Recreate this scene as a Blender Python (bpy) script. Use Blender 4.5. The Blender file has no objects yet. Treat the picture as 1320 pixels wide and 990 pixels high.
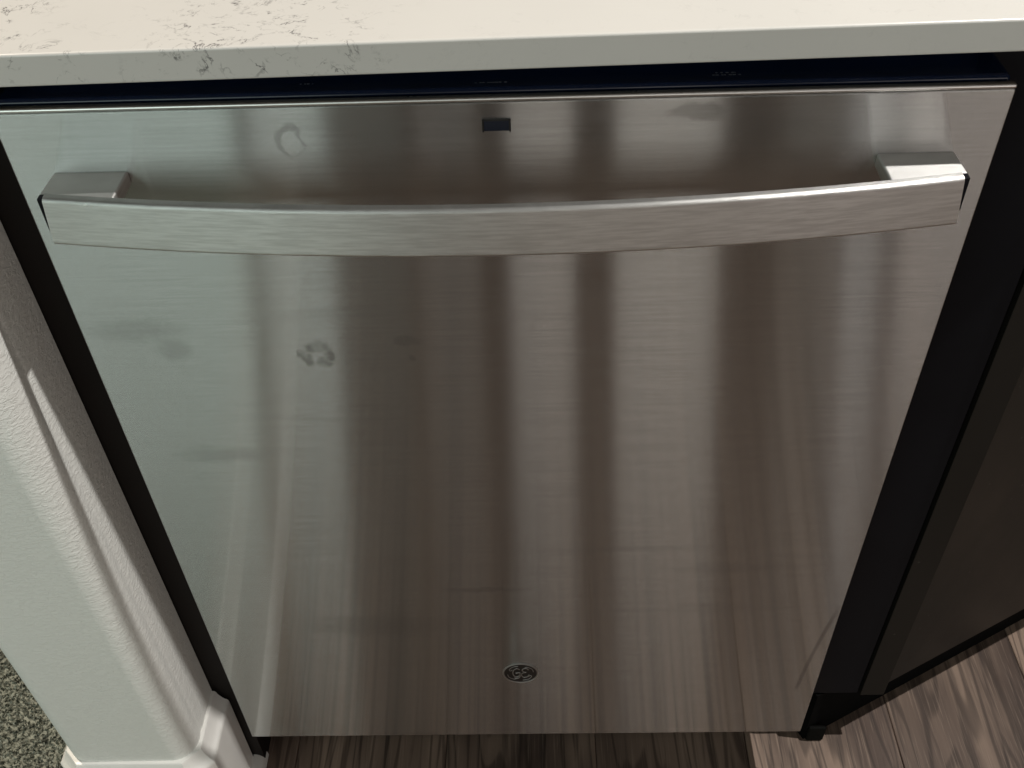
import bpy, bmesh, math, random
from mathutils import Vector, Matrix
R = math.radians
random.seed(7)
scene = bpy.context.scene
COL = scene.collection

# ------------------------------------------------------------------ camera
CAM = Vector((0.0207, -0.5468, 1.1514))
pitch, yaw, roll = R(43.536), R(-1.932), R(-2.380)
fw = Vector((math.sin(yaw)*math.cos(pitch), math.cos(yaw)*math.cos(pitch), -math.sin(pitch)))
rt = Vector((math.cos(yaw), -math.sin(yaw), 0)); up = rt.cross(fw)
rt2 = math.cos(roll)*rt + math.sin(roll)*up
up2 = -math.sin(roll)*rt + math.cos(roll)*up
cd = bpy.data.cameras.new('camera'); cam = bpy.data.objects.new('camera', cd); COL.objects.link(cam)
cd.sensor_fit = 'HORIZONTAL'; cd.sensor_width = 36; cd.lens = 35.85
cd.clip_start = 0.01; cd.clip_end = 100
cam.matrix_world = Matrix((( rt2.x, up2.x, -fw.x, CAM.x), (rt2.y, up2.y, -fw.y, CAM.y), (rt2.z, up2.z, -fw.z, CAM.z), (0,0,0,1)))
scene.camera = cam

# ------------------------------------------------------------------ light (indoors: lamps and dim room light)
world = bpy.data.worlds.new('World'); scene.world = world; world.use_nodes = True
bg = world.node_tree.nodes['Background']
bg.inputs[0].default_value = (1.0, 0.96, 0.90, 1); bg.inputs[1].default_value = 0.02

def lamp(name, loc, sx, sz, power, color, rot=(90,0,0), shape='RECTANGLE'):
    l = bpy.data.lights.new(name, 'AREA'); l.shape = shape; l.size = sx; l.size_y = sz
    l.energy = power; l.color = color
    o = bpy.data.objects.new(name, l); COL.objects.link(o); o.location = loc
    o.rotation_euler = tuple(R(a) for a in rot)
    return o
# recessed ceiling lamp over the counter (gives the counter-edge and handle shadows)
lamp('overhead_lamp', (1.00, -0.053, 2.40), 0.032, 0.032, 42, (1.0, 0.97, 0.93), (0,0,0), 'DISK')
# cool window light at left; added lamp panels make the door's reflection bands
def band_panel(x0, x1, radiance, color):
    # an added lamp panel on the far side of the room, 1.9 m high
    lamp('band_light', ((x0+x1)/2, -2.5, 1.15), x1-x0, 1.9, radiance*math.pi*(x1-x0)*1.9, color)
band_panel(-3.00, -0.885, 2.0, (0.84, 1.0, 0.94))
band_panel(-0.835, -0.61, 1.7, (0.88, 1.0, 0.95))
band_panel(-0.58, -0.37, 0.26, (0.94, 1.0, 0.92))
band_panel(-0.34, -0.15, 0.38, (1.0, 0.97, 0.90))
band_panel(-0.055, 0.145, 1.25, (1.0, 0.94, 0.87))
band_panel(0.275, 0.590, 1.40, (1.0, 0.95, 0.88))
band_panel(0.78, 0.95, 0.30, (1.0, 0.95, 0.86))
band_panel(0.98, 1.09, 1.30, (1.0, 0.97, 0.94))
band_panel(1.145, 2.00, 1.30, (1.0, 0.91, 0.85))
band_panel(2.05, 3.60, 0.80, (1.0, 0.92, 0.86))
# added warm lamp behind the counter, brightens its left side and the carpet
lamp('overhead_lamp', (-1.25, 0.60, 2.40), 0.13, 0.13, 38, (1.0, 0.88, 0.74), (0,0,0), 'DISK')
lamp('added_strip_light', (0.0, -1.15, 2.45), 2.6, 0.3, 2.8, (1.0, 0.97, 0.92), (0,0,0))  # added overhead strip lamp, draws the bright line along the handle's top edge
vs = scene.view_settings
vs.view_transform = 'Standard'; vs.look = 'None'; vs.gamma = 1; vs.exposure = 0.0; vs.use_curve_mapping = False
scene.cycles.use_denoising = True

# ------------------------------------------------------------------ node helpers
class NT:
    def __init__(s, name):
        s.m = bpy.data.materials.new(name); s.m.use_nodes = True
        s.t = s.m.node_tree; s.n = s.t.nodes; s.b = s.n['Principled BSDF']
    def node(s, typ, **kw):
        n = s.n.new(typ)
        for k, v in kw.items(): setattr(n, k, v)
        return n
    def put(s, sock, v):
        if isinstance(v, bpy.types.NodeSocket): s.t.links.new(v, sock)
        elif isinstance(v, (tuple, list)) and len(v) == 3 and sock.type == 'RGBA': sock.default_value = (*v, 1)
        else: sock.default_value = v
    def math(s, op, a, b=0.0, c=0.0, clamp=False):
        n = s.node('ShaderNodeMath', operation=op, use_clamp=clamp)
        s.put(n.inputs[0], a); s.put(n.inputs[1], b); s.put(n.inputs[2], c)
        return n.outputs[0]
    def ramp(s, v, lo, hi, a=0.0, b=1.0, smooth=True):
        n = s.node('ShaderNodeMapRange', interpolation_type='SMOOTHSTEP' if smooth else 'LINEAR')
        for i, q in enumerate((v, lo, hi, a, b)): s.put(n.inputs[i], q)
        return n.outputs[0]
    def coords(s, scale=(1,1,1), loc=(0,0,0), rot=(0,0,0), out='Object'):
        tc = s.node('ShaderNodeTexCoord'); mp = s.node('ShaderNodeMapping')
        s.t.links.new(tc.outputs[out], mp.inputs[0])
        mp.inputs['Scale'].default_value = scale; mp.inputs['Location'].default_value = loc; mp.inputs['Rotation'].default_value = rot
        return mp.outputs[0]
    def noise(s, vec, scale=5, detail=4, rough=0.5, dist=0.0, out=0):
        n = s.node('ShaderNodeTexNoise'); s.put(n.inputs['Vector'], vec)
        n.inputs['Scale'].default_value = scale; n.inputs['Detail'].default_value = detail
        n.inputs['Roughness'].default_value = rough; n.inputs['Distortion'].default_value = dist
        return n.outputs[out]
    def mix(s, f, a, b, blend='MIX'):
        n = s.node('ShaderNodeMix', data_type='RGBA', blend_type=blend)
        s.put(n.inputs[0], f); s.put(n.inputs[6], a); s.put(n.inputs[7], b)
        return n.outputs[2]
    def bump(s, h, strength=0.3, dist=0.001):
        n = s.node('ShaderNodeBump'); n.inputs['Strength'].default_value = strength; n.inputs['Distance'].default_value = dist
        s.put(n.inputs['Height'], h); s.put(s.b.inputs['Normal'], n.outputs[0])
    def set(s, **kw):
        for k, v in kw.items(): s.put(s.b.inputs[k.replace('_', ' ')], v)
        return s

def simple(name, col, rough, metal=0.0, var=0.15, scale=40, spec=0.5, bump=0.0):
    k = NT(name); v = k.coords()
    n = k.noise(v, scale, 4)
    c = k.mix(n, tuple(x*(1-var) for x in col), tuple(x*(1+var) for x in col))
    k.set(Base_Color=c, Roughness=k.ramp(n, 0.2, 0.8, rough*0.9, min(1, rough*1.1)), Metallic=metal)
    k.b.inputs['Specular IOR Level'].default_value = spec
    if bump: k.bump(k.noise(v, scale*8, 3), bump, 0.0005)
    return k.m

def steel(name, base, rough, spread, marks=False, brush=0.5, streak=14):
    """brushed stainless steel, grain running along x"""
    k = NT(name)
    v = k.coords((streak, 14, 620))
    g = k.noise(v, 1.0, 3, 0.6)
    v2 = k.coords((3, 3, 90)); g2 = k.noise(v2, 1.0, 3, 0.6)
    big = k.noise(k.coords(), 7, 3, 0.55)
    gc = k.ramp(g, 0.30, 0.70)
    col = k.mix(gc, tuple(x*(1-0.10*brush) for x in base), tuple(x*(1+0.10*brush) for x in base))
    rgh = k.math('ADD', rough - 0.035, k.math('MULTIPLY', g2, 0.03))
    rgh = k.math('ADD', rgh, k.math('MULTIPLY', big, 0.04))
    if marks:
        tc = k.node('ShaderNodeTexCoord'); sp = k.node('ShaderNodeSeparateXYZ')
        k.t.links.new(tc.outputs['Object'], sp.inputs[0])
        nz = k.node('ShaderNodeTexNoise'); nz.inputs['Scale'].default_value = 90; nz.inputs['Detail'].default_value = 4
        k.t.links.new(tc.outputs['Object'], nz.inputs['Vector'])
        sc = k.node('ShaderNodeSeparateColor'); k.t.links.new(nz.outputs[1], sc.inputs[0])
        X = k.math('ADD', sp.outputs[0], k.math('MULTIPLY', k.math('SUBTRACT', sc.outputs[0], 0.5), 0.012))
        Z = k.math('ADD', sp.outputs[2], k.math('MULTIPLY', k.math('SUBTRACT', sc.outputs[1], 0.5), 0.012))
        def blob(x, z, rx, rz, soft=0.35):
            a = k.math('DIVIDE', k.math('SUBTRACT', X, x), rx); b = k.math('DIVIDE', k.math('SUBTRACT', Z, z), rz)
            d = k.math('SQRT', k.math('ADD', k.math('MULTIPLY', a, a), k.math('MULTIPLY', b, b)))
            return k.ramp(d, 1-soft, 1+soft, 1.0, 0.0)
        def add(a, b): return k.math('MAXIMUM', a, b)
        def scaled(a, f): return k.math('MULTIPLY', a, f)
        # greasy finger and paw-like prints, wiped patches
        m = blob(-0.1365, 0.6710, 0.0095, 0.0050)
        m = add(m, blob(-0.1440, 0.6600, 0.0045, 0.0065)); m = add(m, blob(-0.1330, 0.6560, 0.0045, 0.0050))
        m = add(m, blob(-0.1285, 0.6630, 0.0035, 0.0050)); m = add(m, blob(-0.1480, 0.6660, 0.0030, 0.0045))
        m = k.math('MULTIPLY', scaled(m, 0.9), k.ramp(sc.outputs[2], 0.38, 0.60, 0.35, 1.0))
        m = add(m, scaled(blob(-0.0720, 0.6760, 0.0090, 0.0050), 0.5)); m = add(m, scaled(blob(-0.0690, 0.6600, 0.003, 0.003), 0.6))
        # ring left by a drop
        ring = k.math('MULTIPLY', blob(-0.1265, 0.8375, 0.0085, 0.0110, 0.12), k.math('SUBTRACT', 1.0, blob(-0.1255, 0.8355, 0.0062, 0.0085, 0.2)))
        m = add(m, scaled(ring, 0.55))
        m = add(m, scaled(blob(0.118, 0.8500, 0.017, 0.0055, 0.3), 0.6))
        m = add(m, scaled(blob(-0.262, 0.690, 0.030, 0.010, 0.6), 0.45)); m = add(m, scaled(blob(-0.240, 0.672, 0.012, 0.010, 0.6), 0.45))
        m = add(m, scaled(blob(-0.232, 0.560, 0.030, 0.008, 0.6), 0.4))
        m = add(m, scaled(blob(-0.03, 0.372, 0.034, 0.0035, 0.5), 0.4)); m = add(m, scaled(blob(0.19, 0.40, 0.05, 0.006, 0.6), 0.2))
        m = add(m, scaled(blob(-0.135, 0.315, 0.055, 0.016, 0.7), 0.35)); m = add(m, scaled(blob(0.10, 0.43, 0.09, 0.004, 0.6), 0.15))
        # long dark scuff near the lower right corner
        t = k.math('DIVIDE', k.math('SUBTRACT', sp.outputs[2], 0.190), 0.150)
        lx = k.math('ADD', 0.2822, k.math('ADD', k.math('MULTIPLY', t, 0.0085), k.math('MULTIPLY', k.math('MULTIPLY', t, t), 0.0085)))
        dl = k.math('ABSOLUTE', k.math('SUBTRACT', sp.outputs[0], lx))
        scf = k.math('MULTIPLY', k.ramp(dl, 0.0008, 0.0030, 1.0, 0.0), k.math('MULTIPLY', k.ramp(t, -0.03, 0.05), k.ramp(t, 0.75, 1.05, 1.0, 0.0)))
        m = add(m, scaled(scf, 0.9))
        # dust specks
        vo = k.node('ShaderNodeTexVoronoi'); vo.inputs['Scale'].default_value = 42; k.t.links.new(tc.outputs['Object'], vo.inputs['Vector'])
        spk = k.ramp(vo.outputs['Distance'], 0.02, 0.05, 1.0, 0.0)
        # faint horizontal wipe marks
        wp = k.noise(k.coords((2.2, 2.2, 26)), 1.0, 4, 0.6, 0.6)
        wipe = k.ramp(wp, 0.58, 0.74)
        col = k.mix(k.math('MULTIPLY', m, 0.6), col, (0.16, 0.155, 0.145))
        col = k.mix(k.math('MULTIPLY', wipe, 0.10), col, (0.25, 0.24, 0.22))
        col = k.mix(k.math('MULTIPLY', spk, 0.25), col, (0.75, 0.74, 0.72))
        rgh = k.math('ADD', rgh, k.math('ADD', k.math('MULTIPLY', m, 0.07), k.math('MULTIPLY', wipe, 0.02)))
    k.set(Base_Color=col, Metallic=1.0, Roughness=rgh)
    # the brushing: every hairline groove tips the surface a little across the grain (never along it)
    geo = k.node('ShaderNodeNewGeometry'); wn = k.node('ShaderNodeTexWhiteNoise', noise_dimensions='3D')
    k.put(wn.inputs['Vector'], k.coords((7000, 7000, 90000)))
    sc_ = k.node('ShaderNodeSeparateColor'); k.t.links.new(wn.outputs['Color'], sc_.inputs[0])
    sm = k.math('ADD', k.math('ADD', sc_.outputs[0], sc_.outputs[1]), k.math('SUBTRACT', sc_.outputs[2], 1.5))
    tilt = k.math('ADD', k.math('MULTIPLY', sm, 2.0*spread), k.math('MULTIPLY', k.math('SUBTRACT', g, 0.5), 0.10*brush))
    cr = k.node('ShaderNodeVectorMath', operation='CROSS_PRODUCT'); k.t.links.new(geo.outputs['Normal'], cr.inputs[0]); cr.inputs[1].default_value = (1, 0, 0)
    scl = k.node('ShaderNodeVectorMath', operation='SCALE'); k.t.links.new(cr.outputs[0], scl.inputs[0]); k.put(scl.inputs['Scale'], tilt)
    adn = k.node('ShaderNodeVectorMath', operation='ADD'); k.t.links.new(geo.outputs['Normal'], adn.inputs[0]); k.t.links.new(scl.outputs[0], adn.inputs[1])
    nrm = k.node('ShaderNodeVectorMath', operation='NORMALIZE'); k.t.links.new(adn.outputs[0], nrm.inputs[0])
    k.put(k.b.inputs['Normal'], nrm.outputs[0])
    return k.m

M = {}
M['steel'] = steel('door_steel', (0.40, 0.40, 0.388), 0.082, 0.36, marks=True)
M['bar_steel'] = steel('handle_steel', (0.54, 0.535, 0.52), 0.36, 0.26, brush=1.0, streak=48)
M['post_steel'] = steel('post_steel', (0.80, 0.79, 0.77), 0.52, 0.30, brush=0.6)
M['edge'] = simple('polished_steel_edge', (0.62, 0.61, 0.59), 0.30, 1.0, 0.05)
M['chrome'] = simple('badge_chrome', (0.45, 0.45, 0.44), 0.36, 1.0, 0.05)
M['badge'] = simple('badge_face', (0.07, 0.07, 0.07), 0.35, 1.0, 0.10)
M['gloss_black'] = simple('gloss_black_plastic', (0.003, 0.010, 0.035), 0.16, 0, 0.2)
M['black'] = simple('matt_black', (0.004, 0.004, 0.004), 0.8, 0, 0.2, spec=0.04)
M['filler_black'] = simple('satin_black', (0.008, 0.008, 0.010), 0.42, 0, 0.25, 12, spec=0.07)
M['filler_dark'] = simple('dark_brown_laminate', (0.013, 0.011, 0.010), 0.5, 0, 0.25, 12, spec=0.12)
M['lens'] = simple('indicator_lens', (0.014, 0.017, 0.028), 0.2, 0, 0.1)
M['mark'] = simple('grey_print', (0.10, 0.11, 0.13), 0.6, 0, 0.2)
M['foot'] = simple('grey_plastic_foot', (0.004, 0.004, 0.0035), 0.8, 0, 0.2, spec=0.1)
M['trim'] = simple('white_trim_paint', (0.88, 0.865, 0.82), 0.38, 0, 0.04, 30, bump=0.05)

def cabinet_mat():
    k = NT('espresso_cabinet')
    n = k.noise(k.coords((1.5, 1.5, 0.8)), 6, 4)
    f = k.noise(k.coords((60, 60, 3)), 1, 3)
    c = k.mix(n, (0.006, 0.0055, 0.0045), (0.013, 0.0115, 0.009))
    c = k.mix(k.math('MULTIPLY', f, 0.4), c, (0.010, 0.009, 0.008))
    vo = k.node('ShaderNodeTexVoronoi'); vo.inputs['Scale'].default_value = 45; k.put(vo.inputs['Vector'], k.coords())
    c = k.mix(k.math('MULTIPLY', k.ramp(vo.outputs['Distance'], 0.03, 0.07, 1, 0), 0.35), c, (0.12, 0.11, 0.10))
    k.set(Base_Color=c, Roughness=k.ramp(n, 0.3, 0.7, 0.38, 0.5)); k.bump(f, 0.05, 0.0003); k.b.inputs['Specular IOR Level'].default_value = 0.28
    return k.m
M['cabinet'] = cabinet_mat()

def wall_mat():
    k = NT('orange_peel_wall_paint')
    v = k.coords()
    n = k.noise(v, 6, 3)
    c = k.mix(n, (0.81, 0.815, 0.775), (0.86, 0.865, 0.82))
    # knockdown texture: short lapping ridges
    a = k.noise(k.coords((150, 150, 330), rot=(0, R(12), 0)), 1.0, 4, 0.55, 0.8)
    b = k.noise(v, 55, 3, 0.5, 0.5)
    h = k.math('ADD', k.ramp(a, 0.42, 0.62), k.math('MULTIPLY', b, 1.2))
    k.set(Base_Color=c, Roughness=0.55); k.bump(h, 0.42, 0.0011)
    return k.m
M['wall'] = wall_mat()

def quartz_mat():
    k = NT('veined_white_quartz')
    v = k.coords()
    base = k.mix(k.noise(v, 9, 4), (0.57, 0.56, 0.53), (0.63, 0.62, 0.585))
    # broken grey veins: thin level sets of warped noise, present only in patches
    d = k.noise(v, 26, 6, 0.62, 0.9)
    line = k.ramp(k.math('ABSOLUTE', k.math('SUBTRACT', d, 0.5)), 0.0, 0.016, 1.0, 0.0)
    brk = k.ramp(k.noise(v, 95, 3, 0.6), 0.46, 0.62)
    sx = k.node('ShaderNodeSeparateXYZ'); k.t.links.new(k.coords(), sx.inputs[0])
    side = k.ramp(sx.outputs[0], -0.11, -0.02, 1.0, 0.10)      # the vein runs through the left of this slab
    patch = k.math('MULTIPLY', k.ramp(k.noise(v, 13, 3), 0.38, 0.58), side)
    d2 = k.noise(v, 60, 5, 0.6, 0.6)
    line2 = k.math('MULTIPLY', k.ramp(k.math('ABSOLUTE', k.math('SUBTRACT', d2, 0.5)), 0.0, 0.02, 0.5, 0.0), brk)
    vein = k.math('MULTIPLY', k.math('MAXIMUM', k.math('MULTIPLY', line, brk), line2), patch)
    c = k.mix(vein, base, (0.17, 0.165, 0.16))
    k.set(Base_Color=c, Roughness=0.26)
    return k.m
M['quartz'] = quartz_mat()

def wood_mat():
    k = NT('grey_brown_vinyl_plank')
    oi = k.node('ShaderNodeObjectInfo')
    tc = k.node('ShaderNodeTexCoord'); ad = k.node('ShaderNodeVectorMath', operation='ADD')
    cb = k.node('ShaderNodeCombineXYZ')
    k.put(cb.inputs[0], k.math('MULTIPLY', oi.outputs['Random'], 37.0)); k.put(cb.inputs[1], k.math('MULTIPLY', oi.outputs['Random'], 91.0))
    k.t.links.new(tc.outputs['Object'], ad.inputs[0]); k.t.links.new(cb.outputs[0], ad.inputs[1])
    def mp(scale):
        m = k.node('ShaderNodeMapping'); k.t.links.new(ad.outputs[0], m.inputs[0]); m.inputs['Scale'].default_value = scale; return m.outputs[0]
    big = k.noise(mp((9, 2.2, 1)), 1, 4, 0.55, 0.6)
    # cathedral grain
    w = k.noise(mp((16, 1.6, 1)), 1, 2, 0.5, 0.3)
    rings = k.math('SINE', k.math('MULTIPLY', w, 70))
    fine = k.noise(mp((420, 11, 1)), 1, 3, 0.65)
    mid = k.noise(mp((75, 4, 1)), 1, 4, 0.6, 0.8)
    c = k.mix(k.ramp(big, 0.3, 0.7), (0.080, 0.055, 0.044), (0.29, 0.208, 0.158))
    c = k.mix(k.math('MULTIPLY', k.ramp(rings, 0.35, 0.98), 0.55), c, (0.028, 0.019, 0.016))
    c = k.mix(k.math('MULTIPLY', k.ramp(mid, 0.52, 0.70), 0.60), c, (0.026, 0.018, 0.016))
    c = k.mix(k.math('MULTIPLY', k.ramp(fine, 0.50, 0.72), 0.34), c, (0.38, 0.285, 0.22))
    vo = k.node('ShaderNodeTexVoronoi'); vo.inputs['Scale'].default_value = 1; k.put(vo.inputs['Vector'], mp((9, 4, 1)))
    c = k.mix(k.math('MULTIPLY', k.ramp(vo.outputs['Distance'], 0.03, 0.10, 1, 0), 0.8), c, (0.02, 0.014, 0.012))
    tone = k.ramp(oi.outputs['Random'], 0, 1, 0.85, 1.30, False)
    hs = k.node('ShaderNodeHueSaturation'); k.put(hs.inputs['Color'], c); k.put(hs.inputs['Value'], tone)
    k.set(Base_Color=hs.outputs[0], Roughness=k.ramp(mid, 0.3, 0.7, 0.42, 0.58)); k.b.inputs['Specular IOR Level'].default_value = 0.3
    k.bump(k.math('ADD', fine, mid), 0.25, 0.0005)
    return k.m
M['wood'] = wood_mat()

def carpet_mat():
    k = NT('grey_green_carpet')
    a = k.noise(k.coords(), 210, 3, 0.7); b = k.noise(k.coords(), 40, 3)
    c = k.mix(k.ramp(a, 0.35, 0.65), (0.075, 0.08, 0.066), (0.48, 0.50, 0.42))
    c = k.mix(k.math('MULTIPLY', b, 0.3), c, (0.20, 0.21, 0.17))
    k.set(Base_Color=c, Roughness=0.95); k.b.inputs['Specular IOR Level'].default_value = 0.1
    return k.m
M['carpet'] = carpet_mat()

# ------------------------------------------------------------------ mesh helpers
def uvs(me):
    uv = me.uv_layers.new(name='UVMap')
    for p in me.polygons:
        nx = abs(p.normal.x)
        for li in p.loop_indices:
            c = me.vertices[me.loops[li].vertex_index].co
            uv.data[li].uv = (c.y, c.z) if nx > 0.8 else (c.x, c.z + c.y*0.73)
def link(name, bm, mat, parent=None, smooth=True, angle=35):
    bmesh.ops.recalc_face_normals(bm, faces=bm.faces[:])
    me = bpy.data.meshes.new(name); bm.to_mesh(me); bm.free()
    if smooth:
        for p in me.polygons: p.use_smooth = True
        me.set_sharp_from_angle(angle=R(angle))
    me.materials.append(mat); uvs(me)
    o = bpy.data.objects.new(name, me); COL.objects.link(o)
    if smooth and name != 'plank':
        wm = o.modifiers.new('weighted_normal', 'WEIGHTED_NORMAL'); wm.keep_sharp = True; wm.weight = 100
    if parent: o.parent = parent
    return o
def box(bm, x0, x1, y0, y1, z0, z1, bev=0.0, seg=2):
    r = bmesh.ops.create_cube(bm, size=1.0)
    for v in r['verts']:
        v.co = Vector(((x0+x1)/2 + v.co.x*(x1-x0), (y0+y1)/2 + v.co.y*(y1-y0), (z0+z1)/2 + v.co.z*(z1-z0)))
    if bev:
        es = list({e for v in r['verts'] for e in v.link_edges})
        bmesh.ops.bevel(bm, geom=es, offset=bev, segments=seg, affect='EDGES', profile=0.5)
def boxo(name, mat, parent, *a, **k):
    bm = bmesh.new(); box(bm, *a, **k); return link(name, bm, mat, parent)
def prism(bm, pts, z0, z1):
    b = [bm.verts.new((x, y, z0)) for x, y in pts]; t = [bm.verts.new((x, y, z1)) for x, y in pts]
    n = len(pts)
    for i in range(n): bm.faces.new((b[i], b[(i+1) % n], t[(i+1) % n], t[i]))
    bm.faces.new(b[::-1]); bm.faces.new(t)
def tube(bm, pts, r, seg=8, closed=False):
    P = [Vector(p) for p in pts]; rings = []; n = len(P)
    for i, p in enumerate(P):
        a = P[(i-1) % n] if (closed or i) else p; b = P[(i+1) % n] if (closed or i < n-1) else p
        t = (b-a).normalized(); s = t.cross(Vector((0, 1, 0)))
        s = s.normalized() if s.length > 1e-6 else Vector((1, 0, 0)); u = s.cross(t)
        rings.append([bm.verts.new(p + r*(math.cos(q)*s + math.sin(q)*u)) for q in (2*math.pi*j/seg for j in range(seg))])
    for i in range(n if closed else n-1):
        A, B = rings[i], rings[(i+1) % n]
        for j in range(seg): bm.faces.new((A[j], A[(j+1) % seg], B[(j+1) % seg], B[j]))
    if not closed:
        bm.faces.new(rings[0][::-1]); bm.faces.new(rings[-1])
def empty(name, loc=(0,0,0)):
    # the mesh parts are built in world coordinates, so things sit at the world origin of their base
    o = bpy.data.objects.new(name, None); COL.objects.link(o); o.empty_display_size = 0.1
    return o
def tag(o, label=None, cat=None, group=None, kind=None):
    for k_, v_ in (('label', label), ('category', cat), ('group', group), ('kind', kind)):
        if v_: o[k_] = v_
    return o

# ------------------------------------------------------------------ floor: subfloor and planks
PW, SEAM = 0.178, 0.4388
floor = boxo('floor', M['black'], None, -0.42, 2.3, -3.2, 0.75, -0.03, -0.004); tag(floor, kind='structure')
meshes = {}
def plank(x0, x1, y0, y1):
    w, l = round(x1-x0, 4), round(y1-y0, 4)
    if (w, l) not in meshes:
        bm = bmesh.new(); box(bm, 0.0003, w-0.0003, 0.0003, l-0.0003, -0.004, 0.0, 0.0009, 1)
        o = link('plank', bm, M['wood'], floor); meshes[(w, l)] = o.data
    else:
        o = bpy.data.objects.new('plank', meshes[(w, l)]); COL.objects.link(o); o.parent = floor
    o.location = (x0, y0, random.uniform(-0.0002, 0.0))
for i in range(-5, 11):
    x0 = SEAM + (i-1)*PW; x1 = x0 + PW
    if x1 < -0.42 or x0 > 2.3: continue
    x0 = max(x0, -0.42)
    off = (i*0.43) % 1.2
    y = -3.2 - off
    while y < 0.75:
        a, b = max(y, -3.2), min(y+1.2, 0.75)
        if b-a > 0.01: plank(x0, x1, a, b)
        y += 1.2

# carpet beside the wall
carpet = boxo('carpet', M['carpet'], None, -2.6, -0.4205, -3.2, 1.4, -0.03, 0.0015); tag(carpet, kind='structure')
XL, XR, YF, RB = -0.468, -0.3345, -0.0605, 0.0234
bm = bmesh.new()
gx = -1.05
while gx < -0.425:
    gy = -0.40
    while gy < 0.75:
        x = gx + random.uniform(-.002, .002); y = gy + random.uniform(-.002, .002)
        gy += 0.0042
        if x > XL-0.016 and y > YF-0.016: continue
        for q in range(2):
            a = random.uniform(0, 6.28); w = random.uniform(.0011, .0018); h = random.uniform(.003, .006)
            lx, ly = random.gauss(0, .0025), random.gauss(0, .0025)
            dx, dy = math.cos(a)*w, math.sin(a)*w
            vs_ = [bm.verts.new(c) for c in ((x-dx, y-dy, 0), (x+dx, y+dy, 0), (x+dx*.9+lx, y+dy*.9+ly, h), (x-dx*.9+lx, y-dy*.9+ly, h))]
            bm.faces.new(vs_)
    gx += 0.0042
pile = link('carpet_pile', bm, M['carpet'], carpet, smooth=False); tag(pile, kind='stuff')

# ------------------------------------------------------------------ low wall with rounded corners, baseboard and shoe moulding
wall = empty('wall'); tag(wall, 'pale textured low wall with rounded corners and white baseboard beside the dishwasher', 'wall')
def arc(cx, cy, r, a0, a1, n=10): return [(cx+r*math.cos(R(a0+(a1-a0)*i/n)), cy+r*math.sin(R(a0+(a1-a0)*i/n))) for i in range(n+1)]
YE = 0.0185
pts = [(XL, 0.62)] + arc(XL+RB, YF+RB, RB, 180, 270) + arc(XR-RB, YF+RB, RB, 270, 360)
pts += [(XR-0.0003, -0.0335), (XR-0.0011, -0.0300), (XR-0.0009, -0.0270), (XR-0.0001, -0.0235), (XR, YE), (XR-0.004, YE+0.002), (XR-0.004, 0.62)]
bm = bmesh.new(); prism(bm, pts, 0.002, 0.889)
link('wall_body', bm, M['wall'], wall)
# baseboard: ogee profile swept round the wall foot, 45 degree corner pieces
cc = RB*(2-math.sqrt(2))
path = [(XL, 0.62), (XL, YF+cc), (XL+cc, YF), (XR-cc, YF), (XR, YF+cc), (XR, YE-0.001)]
prof = [(-0.007, 0.169), (0.003, 0.1685), (0.0045, 0.166), (0.0052, 0.162), (0.0085, 0.1555), (0.0105, 0.1525), (0.0125, 0.1515), (0.0140, 0.149), (0.0143, 0.146), (0.0143, 0.0)]
def offs(path):
    res = []
    for i in range(len(path)):
        ns = []
        for a, b in ((i-1, i), (i, i+1)):
            if 0 <= a and b < len(path):
                dx, dy = path[b][0]-path[a][0], path[b][1]-path[a][1]; l = math.hypot(dx, dy); ns.append((dy/l*1.0, -dx/l))
        if len(ns) == 1: n = ns[0]; s = 1
        else:
            n = (ns[0][0]+ns[1][0], ns[0][1]+ns[1][1]); l = math.hypot(*n); n = (n[0]/l, n[1]/l); s = 1/(n[0]*ns[0][0]+n[1]*ns[0][1])
        res.append((n[0]*s, n[1]*s))
    return res
of = offs(path)
if of[0][0] > 0: of = [(-a, -b) for a, b in of]
def sweep(name, prof, mat, parent, i0, i1, ext=0.0):
    bm = bmesh.new(); rows = []
    for i in (i0, i1):
        px, py = path[i]
        if ext and i == len(path)-1: py += ext
        rows.append([bm.verts.new((px+of[i][0]*d, py+of[i][1]*d, z)) for d, z in prof])
    n = len(prof)
    for j in range(n-1): bm.faces.new((rows[0][j], rows[0][j+1], rows[1][j+1], rows[1][j]))
    bm.faces.new(rows[0]); bm.faces.new(rows[1][::-1])
    return link(name, bm, mat, parent, angle=50)
for i in range(5): sweep('baseboard', prof + [(-0.007, 0.0)], M['trim'], wall, i, i+1)
shoe = [(0.0143, 0.019)] + [(0.0145+0.0125*math.sin(R(a)), 0.002+0.017*math.cos(R(a))) for a in (10, 30, 50, 70, 90)] + [(0.027, 0.0), (0.0143, 0.0)]
for i in range(5): sweep('shoe_moulding', shoe, M['trim'], wall, i, i+1, 0.012)

# ------------------------------------------------------------------ countertop with a bend beyond the dishwasher
ANG = R(27.2); ux, uy = math.cos(ANG), math.sin(ANG)
top = bmesh.new()
def cy(x): return -0.0225 + 0.0202*x
bx = 0.345
pts = [(-0.62, cy(-0.62)), (bx, cy(bx)), (bx+0.75*ux, cy(bx)+0.75*uy), (bx+0.75*ux-0.64*uy, cy(bx)+0.75*uy+0.64*ux), (0.19, 0.63), (-0.62, 0.61)]
prism(top, pts, 0.8905, 0.9095)
bmesh.ops.bevel(top, geom=[e for e in top.edges], offset=0.0016, segments=3, affect='EDGES', profile=0.5)
o = link('countertop', top, M['quartz'], None); tag(o, 'white quartz countertop with broken grey veins above the dishwasher', 'countertop')

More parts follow.
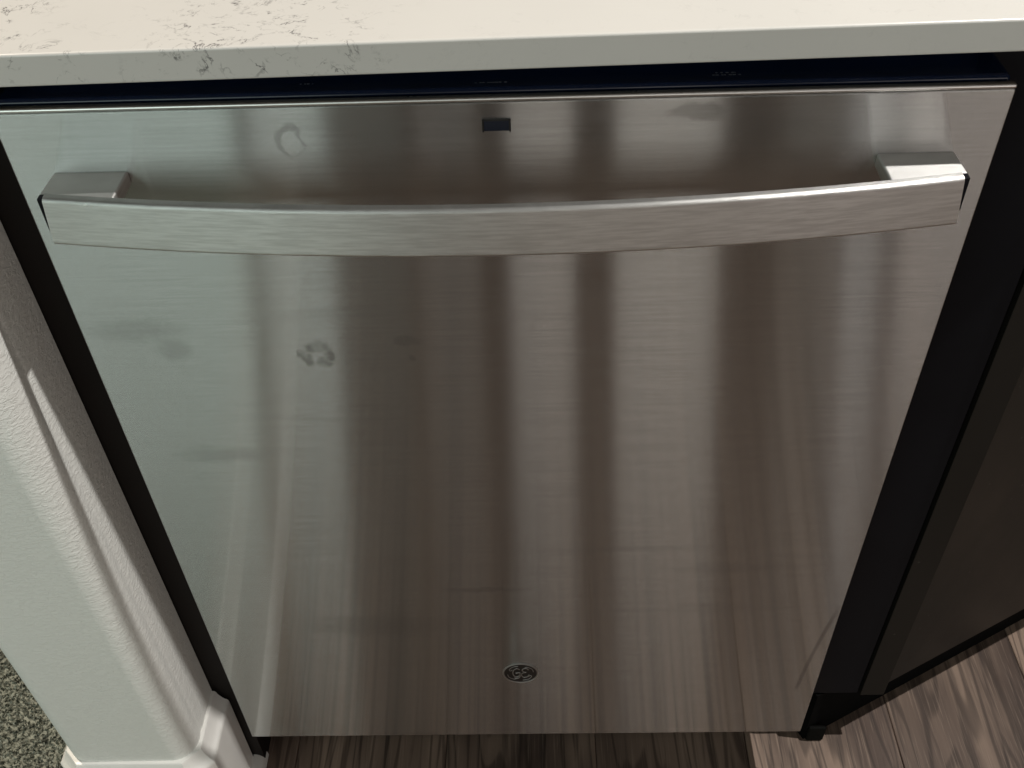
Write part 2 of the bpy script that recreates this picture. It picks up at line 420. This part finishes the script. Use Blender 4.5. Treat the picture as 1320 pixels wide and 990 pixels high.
# ------------------------------------------------------------------ dishwasher
dw = empty('dishwasher'); tag(dw, 'brushed stainless steel dishwasher with bowed bar handle and round badge', 'dishwasher')
HW, ZB, ZT = 0.3015, 0.100, 0.8628
door = boxo('door', M['steel'], dw, -HW, HW, 0.0, 0.0050, ZB, ZT-0.0032, bev=0.0012, seg=3)
boxo('top_edge', M['edge'], door, -HW, HW, -0.0002, 0.0050, ZT-0.0031, ZT, bev=0.0014, seg=4)
boxo('door_core', M['black'], dw, -HW+0.002, HW-0.002, 0.0051, 0.058, ZB+0.004, 0.8560)
cp = boxo('control_panel', M['gloss_black'], dw, -HW+0.0008, HW-0.0008, 0.0078, 0.0575, 0.8562, 0.8645, bev=0.0032, seg=4)
boxo('tub', M['black'], dw, -0.297, 0.297, 0.062, 0.60, 0.105, 0.866)
boxo('tub_frame', M['gloss_black'], dw, -0.3005, 0.3005, 0.0590, 0.0615, 0.105, 0.886)
boxo('toe_kick', M['black'], dw, -0.300, 0.300, 0.085, 0.095, 0.012, 0.104)
for sx in (-1, 1):
    bm = bmesh.new(); box(bm, sx*0.285-0.014, sx*0.285+0.014, 0.060, 0.084, 0.0, 0.030, 0.003); box(bm, sx*0.285-0.006, sx*0.285+0.006, 0.066, 0.078, 0.0301, 0.110)
    link('levelling_foot', bm, M['foot'], dw)
# printed marks on the black control strip
bm = bmesh.new()
for x0, x1, yy in ((-0.0130, 0.0068, 0.0152), (0.1277, 0.1446, 0.0172), (0.1300, 0.1420, 0.0200), (-0.118, -0.110, 0.0190)):
    x = x0
    while x < x1:
        w = random.uniform(0.0009, 0.0019); box(bm, x, min(x+w, x1), yy-0.0006, yy+0.0006, 0.8645, 0.86456); x += w + random.choice((0.0004, 0.0005, 0.0016))
tag(link('lettering', bm, M['mark'], cp, smooth=False), kind='stuff')
# indicator window
ind = boxo('indicator_window', M['lens'], dw, -0.0080, 0.0068, -0.0006, 0.001, 0.8412, 0.8478)
bm = bmesh.new()
for a in ((-0.0092, -0.0080, 0.8405, 0.8492), (0.0068, 0.0080, 0.8405, 0.8492), (-0.0080, 0.0068, 0.8478, 0.8492)):
    box(bm, a[0], a[1], -0.0011, 0.001, a[2], a[3], 0.0003, 1)
link('window_frame', bm, M['badge'], ind)

# handle ------------------------------------------------------------
hd = empty('handle'); hd.parent = dw
ZH0, ZH1 = 0.7878, 0.8218
def yarc(x): return -0.0325 - 0.0225*(1-(x/0.2757)**2)
bm = bmesh.new(); rows = []
r = 0.0026; th = 0.0070
sec = [(th, ZH0+0.001), (th-0.001, ZH0)] + [(r-r*math.sin(R(a)), ZH0+r-r*math.cos(R(a))) for a in (0, 30, 60, 90)]
sec += [(r-r*math.cos(R(a)), ZH1-r+r*math.sin(R(a))) for a in (0, 22, 45, 68, 90)] + [(th-0.001, ZH1), (th, ZH1-0.001)]
N = 64
for i in range(N+1):
    s = -1 + 2*i/N
    row = []
    for d, z in sec:
        half = 0.2757 - 0.0038*max(0, (z-0.797)/(ZH1-0.797))       # the ends lean in towards the top
        x = s*half
        row.append(bm.verts.new((x, yarc(x)+d, z)))
    rows.append(row)
n = len(sec)
for i in range(N):
    for j in range(n): bm.faces.new((rows[i][j], rows[i][(j+1) % n], rows[i+1][(j+1) % n], rows[i+1][j]))
bm.faces.new(rows[0]); bm.faces.new(rows[-1][::-1])
link('bar', bm, M['bar_steel'], hd, angle=40)
for sx in (-1, 1):
    xa, xb = sorted((sx*0.2300, sx*0.2768))
    bm = bmesh.new()
    vs_ = []
    for x in (xa, xb):
        vs_.append([bm.verts.new((x, y, z)) for y, z in ((0.0005, 0.8100), (yarc(x)+th+0.0002, 0.8095), (yarc(x)+th+0.0002, 0.8200), (0.0005, 0.8192))])
    A, B = vs_
    for j in range(4): bm.faces.new((A[j], A[(j+1) % 4], B[(j+1) % 4], B[j]))
    bm.faces.new(A); bm.faces.new(B[::-1])
    bmesh.ops.bevel(bm, geom=bm.edges[:], offset=0.0014, segments=3, affect='EDGES', profile=0.5)
    link('post', bm, M['post_steel'], hd)
    # dark end cap in the sliver between the bar's leaning end and the post
    bm = bmesh.new(); a, b = sorted((sx*0.2708, sx*0.2762)); yy = yarc(0.2757)
    box(bm, a, b, yy+0.0012, yy+th, 0.7975, 0.8205, 0.0008, 2)
    link('end_cap', bm, M['filler_black'], hd)

# badge ---------------------------------------------------------------
BX, BZ, BR = -0.0013, 0.228, 0.0180
bd = empty('badge'); bd.parent = dw
def disc(name, r, y0, y1, mat, bev):
    bm = bmesh.new()
    c = bmesh.ops.create_cone(bm, cap_ends=True, segments=64, radius1=r, radius2=r, depth=y1-y0, matrix=Matrix.Translation((BX, (y0+y1)/2, BZ)) @ Matrix.Rotation(R(90), 4, 'X'))
    bmesh.ops.bevel(bm, geom=[e for e in bm.edges if all(abs(v.co.y-y0) < 1e-6 for v in e.verts)], offset=bev, segments=3, affect='EDGES', profile=0.5)
    return link(name, bm, mat, bd)
disc('face', BR-0.0006, -0.0006, 0.0005, M['badge'], 0.0003)
bm = bmesh.new(); tube(bm, [(BX+(BR-0.0007)*math.cos(t), -0.0004, BZ+(BR-0.0007)*math.sin(t)) for t in (2*math.pi*i/72 for i in range(72))], 0.0008, 8, True)
link('rim', bm, M['chrome'], bd)
bm = bmesh.new()
def stroke(ps, r=0.00055):
    # Catmull-Rom through badge-local points (unit radius)
    out = []; P = [ps[0]] + list(ps) + [ps[-1]]
    for i in range(1, len(P)-2):
        for q in range(6):
            t = q/6; p0, p1, p2, p3 = P[i-1], P[i], P[i+1], P[i+2]
            out.append(tuple(0.5*(2*p1[c] + (p2[c]-p0[c])*t + (2*p0[c]-5*p1[c]+4*p2[c]-p3[c])*t*t + (3*p1[c]-p0[c]-3*p2[c]+p3[c])*t**3) for c in (0, 1)))
    out.append(ps[-1])
    tube(bm, [(BX+BR*0.9*x, -0.0006, BZ+BR*0.9*z) for x, z in out], r, 6)
stroke([(-.05,.42), (-.22,.55), (-.42,.35), (-.48,0), (-.40,-.32), (-.20,-.42), (-.06,-.22), (-.05,.05), (-.30,.02)])
stroke([(-.05,.05), (-.03,-.35), (-.15,-.58), (-.38,-.58)])
stroke([(.50,.38), (.38,.55), (.18,.50), (.12,.30), (.26,.12), (.36,.10)])
stroke([(.30,.10), (.10,-.02), (.06,-.28), (.20,-.48), (.42,-.42), (.54,-.18)])
for k_ in range(4):
    a0 = R(45+90*k_)
    stroke([(0.82*math.cos(a0-0.62), 0.82*math.sin(a0-0.62)), (0.86*math.cos(a0-0.2), 0.86*math.sin(a0-0.2)), (0.80*math.cos(a0+0.25), 0.80*math.sin(a0+0.25)), (0.66*math.cos(a0+0.35), 0.66*math.sin(a0+0.35)), (0.64*math.cos(a0+0.1), 0.64*math.sin(a0+0.1))], 0.0004)
link('monogram', bm, M['chrome'], bd)

# ------------------------------------------------------------------ filler strips and the neighbouring cabinet
o = boxo('filler_strip', M['filler_dark'], None, -0.3380, -0.3085, 0.0205, 0.60, 0.0, 0.8895, bev=0.001)
tag(o, 'narrow dark brown filler strip between the dishwasher and the pale wall', 'filler strip')
o = boxo('filler_strip', M['filler_black'], None, 0.3035, 0.3735, 0.0455, 0.0640, 0.1005, 0.8895, bev=0.0008)
tag(o, 'wide satin black filler strip between the dishwasher and the angled cabinet', 'filler strip')

cab = empty('base_cabinet'); tag(cab, 'dark espresso base cabinet standing angled back from the wide black filler strip', 'cabinet')
boxo('stile', M['cabinet'], cab, 0.3765, 0.4030, 0.0435, 0.0650, 0.0985, 0.8895, bev=0.0012)
bm = bmesh.new()
P0 = (0.4040, 0.0500)
def along(d, n): return (P0[0]+ux*d-uy*n, P0[1]+uy*d+ux*n)
prism(bm, [along(0.0, 0), along(0.70, 0), along(0.70, 0.020), along(0.0, 0.020)], 0.110, 0.8895)
bmesh.ops.bevel(bm, geom=bm.edges[:], offset=0.001, segments=2, affect='EDGES')
link('side_panel', bm, M['cabinet'], cab)
bm = bmesh.new(); prism(bm, [along(0.0, 0.0205), along(0.70, 0.0205), along(0.70, 0.50), along(0.28, 0.50)], 0.112, 0.888)
link('carcass', bm, M['black'], cab)
bm = bmesh.new(); prism(bm, [along(-0.070, 0.0275), along(0.70, 0.0275), along(0.70, 0.040), along(-0.070, 0.040)], 0.0, 0.0980)
link('toe_kick', bm, M['black'], cab)
boxo('toe_kick_clip', M['foot'], cab, 0.3310, 0.3520, 0.0395, 0.0450, 0.0, 0.030, bev=0.003)
